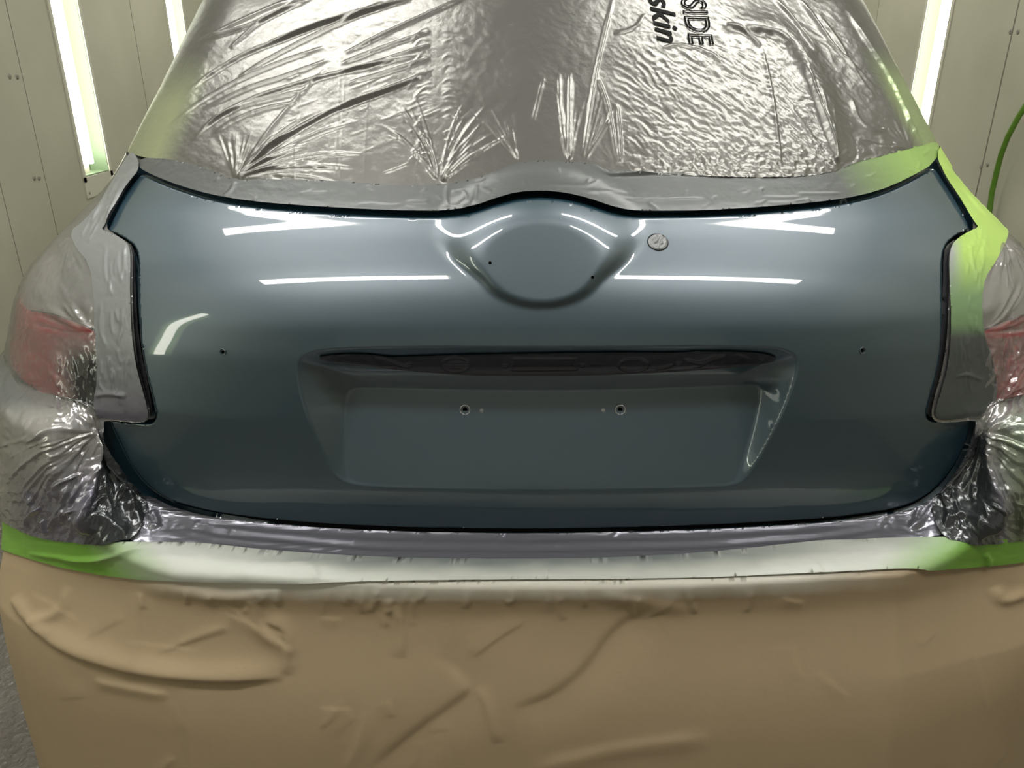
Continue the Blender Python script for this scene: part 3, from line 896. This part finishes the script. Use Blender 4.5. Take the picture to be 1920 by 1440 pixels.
# tape along the lower edge of the window
gap_up = [(272, 322), (300, 336), (345, 353), (400, 369), (470, 381), (560, 389), (640, 394), (720, 398), (800, 400), (858, 398), (893, 390), (930, 378), (970, 367), (1015, 363), (1060, 367), (1102, 377), (1142, 391), (1177, 399), (1230, 400),
          (1320, 399), (1420, 393), (1500, 386), (1570, 378), (1640, 363), (1700, 337), (1749, 308)]
tape_top = [(1757, 270), (1740, 270), (1660, 292), (1600, 306), (1565, 324), (1500, 335), (1400, 337), (1280, 332), (1200, 329), (1140, 324), (1108, 310), (1060, 307), (1000, 305), (962, 312), (915, 333), (850, 348), (800, 352), (720, 350), (640, 343), (520, 340), (440, 341), (400, 324),
            (345, 306), (300, 300), (268, 300), (266, 316)]
def wtape_disp(px, py, u, z):
    D = 0.0003 * fbm(px / 30, py / 14, 3)
    r = np.random.default_rng(21)
    for i in range(46):
        x0 = r.uniform(300, 1740); yb = np.interp(x0, [p[0] for p in gap_up], [p[1] for p in gap_up])
        x1 = x0 + r.uniform(-22, 22); y0 = yb - r.uniform(8, 48)
        ridge(D, px, py, [(x0, y0), ((x0 + x1) / 2 + r.uniform(-5, 5), y0 + 6), (x1, y0 + r.uniform(4, 16))], 0.0009 * r.uniform(0.4, 1.2), 2.0)
    for i in range(14):
        x0 = r.uniform(500, 1560); yb = np.interp(x0, [p[0] for p in gap_up], [p[1] for p in gap_up])
        y0 = yb - r.uniform(6, 24); l = r.uniform(30, 90)
        ridge(D, px, py, [(x0, y0), (x0 + l / 2, y0 + r.uniform(-3, 3)), (x0 + l, y0 + r.uniform(-3, 3))], 0.0009, 1.8)
    for (p, h) in (([(1140, 326), (1165, 330), (1240, 326), (1330, 330)], 0.004), ([(1110, 312), (1140, 330), (1160, 332)], 0.002), ([(420, 372), (436, 362), (444, 345)], 0.002), ([(840, 352), (838, 380), (845, 394)], 0.0012), ([(895, 350), (896, 375), (885, 392)], 0.0012),
                   ([(900, 392), (950, 372), (1000, 360)], 0.001), ([(845, 368), (870, 360), (880, 380), (860, 390)], 0.0012)):
        ridge(D, px, py, p, h, 2.4, 4)
    return D
def wtape_tint(px, py, u, z):
    n = len(px); c = col((0.10, 0.106, 0.106), n)
    g = band(px + 0.6 * (330 - py), 1560, 1720)
    return lerp(c, col((0.27, 0.42, 0.12), n), g)
t = patch('masking_tape', px_poly(gap_up + tape_top, 1, 4), M_TAPE, None, off=0.005, disp=wtape_disp, tint=wtape_tint, hu=0.0022, hz=0.0014)
tag(t, 'long grey sprayed tape along the lower edge of the window, green at its right end', 'tape')

# pillar tapes between window and tail lamps
ltape = [(255, 286), (268, 306), (267, 325), (253, 342), (237, 366), (220, 397), (203, 429), (196, 436), (214, 443), (234, 453), (248, 466), (252, 488), (251, 540), (253, 600), (257, 650), (266, 700), (281, 752), (285, 775), (279, 786), (262, 788),
         (205, 782), (180, 772), (192, 700), (187, 640), (184, 560), (176, 500), (150, 470), (138, 440), (165, 420), (195, 385), (220, 340), (240, 308)]
def ltape_disp(px, py, u, z):
    D = 0.0004 * fbm(px / 18, py / 24, 3)
    r = np.random.default_rng(31)
    for i in range(30):
        t0 = r.uniform(0, 1); x0 = 215 + r.uniform(-20, 34); y0 = 460 + 310 * t0; l = r.uniform(20, 60)
        ridge(D, px, py, [(x0, y0), (x0 + r.uniform(-3, 3), y0 + l / 2), (x0 + r.uniform(-6, 10), y0 + l)], 0.0011 * r.uniform(0.5, 1.2), 2.2)
    for i in range(16):
        t0 = r.uniform(0, 1); x0 = 255 - 62 * t0 + r.uniform(-22, 0); y0 = 318 + 110 * t0
        ridge(D, px, py, [(x0, y0), (x0 - 10, y0 + 18), (x0 - 18, y0 + 34)], 0.0013 * r.uniform(0.5, 1.2), 2.0)
    ridge(D, px, py, [(262, 322), (244, 345), (222, 384), (205, 424)], 0.0035, 4, 4)
    ridge(D, px, py, [(184, 742), (210, 736), (245, 742)], 0.003, 5, 3)
    return D
t = patch('masking_tape', px_poly(ltape, 1, 4), M_TAPE, None, off=0.0075, disp=ltape_disp, tint=lambda px, py, u, z: lerp(col((0.22, 0.23, 0.235), len(px)), col((0.12, 0.115, 0.145), len(px)), band(py, 640, 780)), hu=0.002, hz=0.0018)
tag(t, 'grey sprayed tape down the left pillar and round the left tail light', 'tape')
rtape = [(1750, 306), (1766, 337), (1786, 367), (1803, 394), (1821, 425), (1828, 432), (1808, 441), (1790, 452), (1777, 466), (1772, 490), (1773, 540), (1775, 600), (1773, 650), (1768, 690), (1757, 730), (1746, 765), (1747, 778), (1757, 785), (1790, 782), (1822, 776),
         (1846, 770), (1862, 740), (1858, 700), (1848, 660), (1834, 620), (1832, 560), (1838, 525), (1862, 490), (1880, 455), (1884, 436), (1866, 418), (1838, 390), (1806, 340), (1785, 305), (1766, 275), (1750, 282)]
def rtape_disp(px, py, u, z):
    D = 0.0004 * fbm(px / 18, py / 22, 3)
    r = np.random.default_rng(41)
    for i in range(34):
        x0 = r.uniform(1780, 1840); y0 = r.uniform(440, 700); l = r.uniform(15, 50)
        ridge(D, px, py, [(x0, y0), (x0 + r.uniform(-4, 4), y0 + l / 2), (x0 + r.uniform(-8, 8), y0 + l)], 0.001 * r.uniform(0.5, 1.2), 2.0)
    ridge(D, px, py, [(1752, 312), (1780, 338), (1808, 370), (1835, 405), (1870, 432)], 0.0025, 5, 3)
    fan(D, px, py, (1830, 462), 0, 360, 16, 8, 32, 0.001, 2, 43)
    ridge(D, px, py, [(1783, 706), (1800, 700), (1812, 704), (1834, 712)], 0.0016, 2.4)
    return D
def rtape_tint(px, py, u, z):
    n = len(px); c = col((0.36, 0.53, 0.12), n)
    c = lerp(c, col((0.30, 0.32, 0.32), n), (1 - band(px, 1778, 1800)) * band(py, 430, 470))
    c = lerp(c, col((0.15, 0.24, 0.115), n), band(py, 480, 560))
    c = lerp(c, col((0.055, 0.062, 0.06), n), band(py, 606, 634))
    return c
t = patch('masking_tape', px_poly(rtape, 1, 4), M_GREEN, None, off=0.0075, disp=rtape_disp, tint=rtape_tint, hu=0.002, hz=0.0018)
tag(t, 'bright green tape down the right pillar and round the right tail light', 'tape')

# clear film over the corners of the car
def corner_disp(sx):
    def f(px, py, u, z):
        X = px if sx < 0 else 2022 - px
        side = band(np.abs(u), 0.98, 1.05)
        X = np.where(side > 0.5, -400 - np.abs(u) * 900, X)
        D = np.zeros(px.shape)
        D += 0.004 * GAUSS(X, 90, 80) * GAUSS(py, 880, 90)
        s0 = 0 if sx < 0 else 50
        fan(D, X, py, (178, 806), 150, 268, 58, 50, 200, 0.0024, 2.6, 51 + s0, bend=0.25)
        fan(D, X, py, (185, 622), 138, 190, 13, 60, 150, 0.0016, 3.2, 52 + s0, bend=-0.25)
        if sx > 0: fan(D, X, py, (158, 748), 92, 165, 30, 60, 190, 0.0022, 2.4, 57); fan(D, X, py, (150, 452), 190, 300, 20, 30, 120, 0.0018, 2.4, 58)
        fan(D, X, py, (172, 770), 100, 150, 14, 40, 130, 0.0016, 3.0, 53 + s0)
        fan(D, X, py, (136, 468), 150, 330, 14, 15, 70, 0.0012, 2.6, 54 + s0)
        # heavy folds beside the tailgate and above the green tape
        if sx < 0: heavy = (([(182, 800), (176, 850), (168, 910), (160, 960), (170, 1000)], 0.016, 8, 12), ([(200, 800), (215, 860), (236, 920), (262, 985)], 0.010, 8, 12), ([(186, 880), (196, 930), (212, 985)], 0.006, 8, 12), ([(176, 960), (205, 985), (240, 1005)], 0.008, 8, 12))
        else: heavy = (([(142, 806), (148, 840), (152, 880), (148, 930), (166, 980), (196, 1006)], 0.020, 20, 5), ([(200, 800), (214, 850), (236, 905), (262, 950)], 0.006, 8, 10), ([(180, 990), (212, 960), (250, 985)], 0.006, 6, 8), ([(170, 830), (185, 870), (200, 930)], 0.003, 3, 3))
        for (p, h, wa, wb) in heavy: ridge(D, X, py, p, h, wa, wb)
        r = np.random.default_rng(60 + s0)
        for i in range(26):
            x0 = r.uniform(60, 250); y0 = r.uniform(930, 1008)
            ridge(D, X, py, [(x0, y0), (x0 + r.uniform(-10, 10), y0 - r.uniform(10, 30)), (x0 + r.uniform(-20, 30), y0 - r.uniform(20, 60))], 0.005 * r.uniform(0.4, 1.2), 3)
        for i in range(26):
            x0 = r.uniform(110, 180); y0 = r.uniform(640, 780)
            ridge(D, X, py, [(x0, y0), (x0 + r.uniform(-4, 12), y0 + 18), (x0 + r.uniform(-4, 22), y0 + 40)], 0.0022 * r.uniform(0.4, 1.2), 3)
        D += band(py, 600, 700) * 0.0014 * ridged(X / 26, py / 34, 3)
        D += 0.0016 * fbm(X / 60, py / 60, 3) + 0.0006 * ridged(X / 14 + py / 40, py / 18, 3)
        D = D * (1 - 0.96 * band(X, 176, 192) * (1 - band(py, 784, 796))) * (0.25 + 0.75 * band(py, 430, 470))
        return np.where(D < -0.001, -0.001 - 0.002 * (1 - np.exp((D + 0.001) / 0.002)), D)
    return f
def corner_tint(sx):
    def f(px, py, u, z):
        n = len(px); X = px if sx < 0 else 2022 - px
        far = band(np.abs(u), 0.98, 1.04)
        c = np.hstack([col((0.55, 0.53, 0.535), n), np.full((n, 1), 0.30)])
        def mixin(v, w):
            nonlocal c
            c = c + (np.array(v) - c) * w[:, None]
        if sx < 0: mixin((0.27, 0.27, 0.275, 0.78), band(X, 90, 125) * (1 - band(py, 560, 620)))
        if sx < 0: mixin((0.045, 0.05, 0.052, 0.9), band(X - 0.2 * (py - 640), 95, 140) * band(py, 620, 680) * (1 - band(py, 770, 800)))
        mixin((0.50, 0.485, 0.475, 0.75), band(py, 755, 790))
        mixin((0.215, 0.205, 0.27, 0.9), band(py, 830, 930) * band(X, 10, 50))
        mixin((0.055, 0.06, 0.066, 0.97), (band(X + 0.10 * (py - 800), 176, 196) if sx < 0 else band(X, 150, 158)) * band(py, 790, 815))  # dark paint spray, plus the fold pocket's shade put into the colour
        if sx > 0:
            mixin((0.45, 0.52, 0.40, 0.6), band(py, 770, 800) * (1 - band(X, 120, 150)))
            mixin((0.10, 0.13, 0.06, 0.75), band(py, 915, 960) * (1 - band(X, 120, 145)))
        mixin((0.62, 0.61, 0.60, 0.6), far)
        return c
    return f
front = [(262, 305), (268, 318), (252, 342), (235, 368), (218, 398), (201, 430), (222, 445), (240, 456), (251, 470), (254, 490), (253, 540), (255, 600), (259, 650), (268, 700), (283, 752), (286, 776), (279, 788), (262, 790), (203, 785), (201, 793), (213, 832), (234, 875), (262, 912), (277, 926),
         (272, 970), (262, 1002), (238, 1020), (130, 1014), (60, 1000), (14, 976)]
cl = px_poly(front + [('u', -1.03, 0.645), ('u', -1.3, 0.645), ('u', -1.3, 1.14), ('u', -0.85, 1.17)], 1, 4)
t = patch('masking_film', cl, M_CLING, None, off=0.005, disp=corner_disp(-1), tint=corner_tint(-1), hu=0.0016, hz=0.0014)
tag(t, 'crinkled clear film over the left tail light and left rear corner', 'masking film')
rfront = [(2022 - x + (5 if 440 < y < 792 else 0), y) for x, y in front]
rfront[0:6] = [(1757, 286), (1754, 306), (1771, 338), (1790, 368), (1806, 396), (1824, 430)]
cr = px_poly(rfront + [('u', 1.03, 0.645), ('u', 1.3, 0.645), ('u', 1.3, 1.14), ('u', 0.85, 1.18)], 1, 4)
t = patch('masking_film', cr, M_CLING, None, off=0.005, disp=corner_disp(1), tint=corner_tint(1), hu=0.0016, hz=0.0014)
tag(t, 'crinkled clear film over the right tail light and right rear corner', 'masking film')

# film over the step of the bumper
shelf = [(278, 925), (315, 945), (372, 963), (450, 977), (560, 988), (700, 996), (850, 1000), (1000, 1001), (1150, 999), (1300, 995), (1440, 988), (1560, 980), (1640, 970), (1702, 957), (1740, 939), (1772, 912), (1798, 874), (1815, 838), (1826, 796), (1842, 800),
         (1846, 850), (1836, 910), (1816, 960), (1782, 1000), (1720, 1014), (1650, 1024), (1500, 1036), (1400, 1046), (1200, 1060), (960, 1065), (700, 1061), (500, 1046), (380, 1032), (290, 1024), (236, 1014), (226, 970), (246, 936)]
def shelf_disp(px, py, u, z):
    D = 0.0006 * fbm(px / 120, py / 6, 3)
    r = np.random.default_rng(71)
    mid = lambda x, t: np.interp(x, [280, 400, 700, 1000, 1300, 1560, 1740], [955, 985, 1012, 1016, 1010, 992, 960]) + 40 * t
    for t0, h in ((0.15, 0.0016), (0.45, -0.0015), (0.62, 0.0028), (0.8, -0.0016), (0.95, 0.0022)):
        ridge(D, px, py, [(x, mid(x, t0)) for x in range(330, 1700, 60)], h, 3.5, 6, taper=True)
    for i in range(24):
        x0 = r.uniform(300, 1720); y0 = mid(x0, r.uniform(0, 0.5)); l = r.uniform(6, 22)
        ridge(D, px, py, [(x0, y0), (x0 + l * 0.6, y0 - l * 0.5), (x0 + l, y0 - l)], 0.0015 * r.uniform(0.4, 1.2), 1.8)
    fan(D, px, py, (1700, 1000), 8, 60, 12, 50, 150, 0.003, 3.4, 73, bend=0.3)
    fan(D, px, py, (300, 1000), 100, 160, 10, 30, 90, 0.003, 3.2, 75)
    D += 0.0008 * ridged(px / 40, py / 9, 3) * (band(px, 1600, 1700) + 1 - band(px, 330, 420) + 0.2)
    return D
def shelf_tint(px, py, u, z):
    n = len(px); c = col((0.20, 0.20, 0.235), n)
    return c
t = patch('masking_film', px_poly(shelf, 1, 4), M_SHELF, None, off=0.0015, disp=shelf_disp, tint=shelf_tint, hu=0.0026, hz=0.0009)
tag(t, 'glossy dark grey film strip over the bumper step under the tailgate', 'masking film')

# kraft paper hung round the bumper
ptop = [(12, 1026), (60, 1041), (130, 1060), (240, 1078), (330, 1082), (480, 1086), (700, 1088), (960, 1087), (1280, 1084), (1480, 1076), (1640, 1068), (1800, 1058), (1920, 1048), (2008, 1036)]
def paper_disp(px, py, u, z):
    D = np.zeros(px.shape)
    s = np.abs(u) * 900
    D += 0.002 * crumple(u, z, 70, 3, (-1.2, 0.05, 1.2, 0.66)) + 0.0013 * crumple(u, z, 320, 8, (-1.2, 0.05, 1.2, 0.66))
    D += 0.004 * perlin(u * 3.1 + 4, z * 4)
    for (p, h, a, c) in (([(60, 1165), (110, 1205), (200, 1240), (320, 1265), (430, 1270), (535, 1264)], 0.011, 26, 9), ([(30, 1120), (60, 1165), (100, 1190)], 0.006, 14, 8), ([(130, 1100), (120, 1150), (60, 1166)], 0.005, 9, 9),
                         ([(180, 1272), (320, 1300)], 0.004, 4, 14), ([(480, 1120), (488, 1180), (555, 1222)], 0.004, 5, 16), ([(270, 1110), (262, 1180), (250, 1260)], 0.004, 5, 22), ([(535, 1262), (545, 1180), (500, 1160)], 0.005, 6, 16),
                         ([(700, 1440), (800, 1360), (860, 1320), (895, 1290), (850, 1240), (820, 1225)], -0.004, 12, 44), ([(895, 1290), (915, 1330), (930, 1390)], 0.003, 14, 5), ([(650, 1440), (690, 1350), (675, 1340)], 0.002, 8, 18),
                         ([(960, 1335), (1040, 1310), (1110, 1250), (1150, 1185), (1225, 1140)], -0.004, 12, 46), ([(1120, 1105), (1225, 1130), (1300, 1140)], 0.002, 10, 16), ([(1860, 1100), (1870, 1130), (1920, 1110)], 0.006, 12, 9), ([(1000, 1440), (1150, 1400), (1330, 1380)], 0.003, 12, 20),
                         ([(500, 1085), (620, 1110), (760, 1095), (960, 1106), (1200, 1104), (1400, 1092), (1560, 1088)], 0.0025, 9, 16), ([(250, 1090), (330, 1098), (430, 1118), (540, 1100)], 0.005, 7, 14), ([(740, 1130), (760, 1180), (755, 1230)], 0.003, 5, 16)):
        ridge(D, px, py, p, h, a, c)
    r = np.random.default_rng(81)
    for i in range(30):                                  # sharp handling creases
        x0 = r.uniform(60, 1900) if i % 3 else r.uniform(80, 900); y0 = r.uniform(1110, 1440); a = r.uniform(0, PI); l = r.uniform(30, 150)
        ridge(D, px, py, [(x0, y0), (x0 + math.cos(a) * l * 0.5 + r.uniform(-8, 8), y0 + math.sin(a) * l * 0.5), (x0 + math.cos(a) * l, y0 + math.sin(a) * l)], 0.0013 * r.uniform(0.4, 1.3), 2.5, r.uniform(10, 34), n=1)
    for i in range(34):
        x0 = r.uniform(250, 1500) if i % 3 else r.uniform(250, 800); y0 = r.uniform(1088, 1120); l = r.uniform(14, 60)
        ridge(D, px, py, [(x0, y0), (x0 + r.uniform(-8, 8), y0 + l * 0.5), (x0 + r.uniform(-12, 16), y0 + l)], 0.0022 * r.uniform(0.4, 1.2), 3, 6)
    top = np.interp(px, [p[0] for p in ptop], [p[1] for p in ptop])
    return D * band(py - top, 4, 34)
def paper_tint(px, py, u, z):
    n = len(px); top = np.interp(px, [p[0] for p in ptop], [p[1] for p in ptop])
    c = col((0.405, 0.305, 0.192), n)
    sp = 1 - band(py - top - 6 * fbm(px / 40, py / 40, 2), 14, 40)
    sp *= band(px, 230, 480) * (1 - band(px, 1480, 1720))
    return lerp(c, col((0.60, 0.575, 0.51), n), sp)
pz = [('u', 1.25, 0.60), ('u', 1.22, 0.06), ('u', -1.22, 0.06), ('u', -1.25, 0.60)]
t = patch('masking_paper', px_poly(ptop + pz, 1, 5), M_PAPER, None, off=0.002, disp=paper_disp, tint=paper_tint, hu=0.004, hz=0.0028)
tag(t, 'creased brown kraft paper hung over the whole rear bumper', 'masking paper')

# tape that holds the paper
gtop = [(12, 974), (60, 999), (130, 1013), (250, 1020), (380, 1022), (500, 1036), (700, 1050), (960, 1054), (1200, 1049), (1400, 1034), (1480, 1024), (1650, 1014), (1800, 1010), (1920, 1006), (2004, 990)]
gbot = [(2010, 1040), (1920, 1052), (1800, 1062), (1640, 1072), (1480, 1080), (1280, 1088), (960, 1091), (700, 1092), (480, 1090), (330, 1086), (240, 1082), (130, 1064), (60, 1046), (10, 1030)]
def gt_disp(px, py, u, z):
    D = 0.0007 * fbm(px / 60, py / 20, 3) + 0.0014 * crumple(u, z, 160, 12, (-1.2, 0.55, 1.2, 0.75))
    for (p, h) in (([(60, 1036), (110, 1040), (170, 1048), (220, 1040)], 0.004), ([(120, 1046), (190, 1044), (260, 1030), (320, 1024)], 0.003), ([(540, 1062), (580, 1066), (598, 1080), (590, 1090)], 0.003), ([(480, 1062), (560, 1064), (640, 1070)], 0.002),
                   ([(1022, 1070), (1028, 1088)], 0.003), ([(1505, 1072), (1530, 1062), (1540, 1080)], 0.002), ([(1840, 1034), (1850, 1048), (1846, 1060)], 0.003), ([(1480, 1020), (1620, 1022), (1700, 1030)], 0.002), ([(1420, 1066), (1450, 1062), (1480, 1070)], 0.002)):
        ridge(D, px, py, p, h, 3.5, 6)
    return D
def gt_tint(px, py, u, z):
    n = len(px)
    sp = band(px + 0.9 * (1050 - py), 185, 315) * (1 - band(px - 0.9 * (1050 - py), 1650, 1790))
    sp = np.where(np.abs(u) > 0.95, 0, sp)
    yt = np.interp(px, [p[0] for p in gtop], [p[1] for p in gtop]); g = band(py + 6 * fbm(px / 70, py / 30, 2) - yt, 4, 30)
    g = np.maximum(g, 0.75 * band(np.abs(px - 1010), 250, 560))
    silver = lerp(col((0.15, 0.17, 0.17), n), col((0.52, 0.535, 0.49), n), g)
    return lerp(col((0.17, 0.37, 0.045), n), silver, sp)
t = patch('masking_tape', px_poly(gtop + [('u', 1.2, 0.66), ('u', 1.2, 0.615)] + gbot + [('u', -1.2, 0.615), ('u', -1.2, 0.66)], 1, 4), M_GREEN, None, off=0.0045, disp=gt_disp, tint=gt_tint, hu=0.003, hz=0.0014)
tag(t, 'wide green tape across the bumper holding the paper, sprayed silver along its middle', 'tape')

# film closing the opening for the plate lamps, under the overhang
lens = [(592, 670), (640, 663), (700, 664), (730, 669), (760, 668), (850, 665), (1000, 662), (1150, 660), (1270, 661), (1300, 658), (1400, 659), (1440, 664), (1456, 672), (1440, 681), (1350, 690), (1250, 697), (1100, 703), (1000, 704), (880, 703), (760, 694), (680, 685), (620, 680)]
def lens_disp(px, py, u, z):
    P = S(u, z); P[:, 1] += recess(P[:, 0], z); px, py = project(P)
    D = 0.0004 * fbm(px / 40, py / 10, 3)
    ell = lambda cx, cy, a, b_: [(cx + a * math.cos(t), cy + b_ * math.sin(t)) for t in np.linspace(0, 2 * PI, 25)]
    ridge(D, px, py, ell(855, 683, 25, 13), 0.0025, 2, taper=False); ridge(D, px, py, ell(1187, 684, 26, 12), 0.0025, 2, taper=False)
    for y in (679, 684, 689): ridge(D, px, py, [(832, y), (882, y)], 0.0012, 1.4)
    ridge(D, px, py, [(962, 672), (1078, 672), (1080, 691), (961, 692), (962, 672)], 0.003, 2, taper=False, n=0)
    for x, y in ((620, 672), (768, 683), (946, 685), (1091, 684), (1272, 681), (1425, 671)): ridge(D, px, py, ell(x, y, 4, 2.5), 0.002, 1.5, taper=False)
    for p in ([(1280, 672), (1310, 682), (1340, 668)], [(1300, 690), (1330, 674), (1360, 666)], [(700, 668), (730, 676), (770, 690)], [(1230, 692), (1260, 684)], [(1380, 664), (1410, 676)]): ridge(D, px, py, p, 0.003, 2.6)
    # raised rim round the edge of the opening
    d, _, _ = seg_dist(chaikin(lens, 1), px, py)
    D += 0.0012 * np.exp(-(d / 2.2) ** 2)
    return D
M_LENSF = attr_mat('sprayed_film_in_opening', rough=0.22, metal=0.3, bump=[dict(scale=90, strength=0.2, dist=0.002)])
t = patch('masking_film', px_poly([tuple(q) for q in settle(chaikin(lens, 1), recess)], 0, 4), M_LENSF, None, off=0.002, disp=lens_disp, ydisp=lambda x, z: recess(x, z), tint=lambda px, py, u, z: col((0.055, 0.052, 0.066), len(px)), hu=0.0018, hz=0.0009)
tag(t, 'narrow dark film closing the long opening above the number plate recess', 'masking film')

# film in the wiper hole
cc = [(1233.5 + 18.5 * math.cos(a), 454 + 15.5 * math.sin(a)) for a in np.linspace(0, 2 * PI, 24, endpoint=False)]
def wip_disp(px, py, u, z):
    D = np.zeros(px.shape)
    q = np.hypot((px - 1233.5) / 18.5, (py - 454) / 15.5)
    D += 0.0012 * (1 - sstep((q - 0.80) / 0.2))
    fan(D, px, py, (1236, 452), 0, 360, 9, 5, 14, 0.0016, 1.8, 91, start=2)
    return D
_c, _n = skin_point(1233.5, 454, 0.0003); _a, _b2 = basis(_n)
m = MB(); m.tube([_c + (_a * math.cos(k) + _b2 * math.sin(k)) * 0.0138 for k in np.linspace(0, 2 * PI, 41)], 0.0007, 6, False)
m.build('wiper_hole_rim', M_BLACK, tailgate, True)
t = patch('masking_film', px_poly(cc, 0, 2), M_TAPE, None, off=0.0006, disp=wip_disp, tint=lambda px, py, u, z: col((0.19, 0.195, 0.2), len(px)), hu=0.0008, hz=0.0006)
tag(t, 'small round patch of film in the wiper hole of the tailgate', 'masking film')

# ------------------------------------------------------------------ hose on the right wall
pts = []
for px, py, off in ((2240, 60, 0.02), (2140, 62, 0.025), (2050, 80, 0.03), (1985, 120, 0.03), (1950, 160, 0.035), (1925, 195, 0.05), (1908, 222, 0.06), (1890, 256, 0.06), (1877, 290, 0.05), (1868, 325, 0.04), (1860, 360, 0.035), (1856, 390, 0.03), (1850, 440, 0.03), (1846, 520, 0.03), (1842, 640, 0.03)):
    dx, dy, dz = rays(px, py); t_ = (XW - off - CAMX) / dx
    pts.append((CAMX + dx * t_, dy * t_, CAMZ + dz * t_))
pts = [tuple(p) for p in np.array(pts)]
m = MB(); m.tube(pts, 0.0105, 12)
h = m.build('air_hose', M_HOSE, smooth=True)
tag(h, 'green air hose hanging in a curve on the right wall', 'hose')
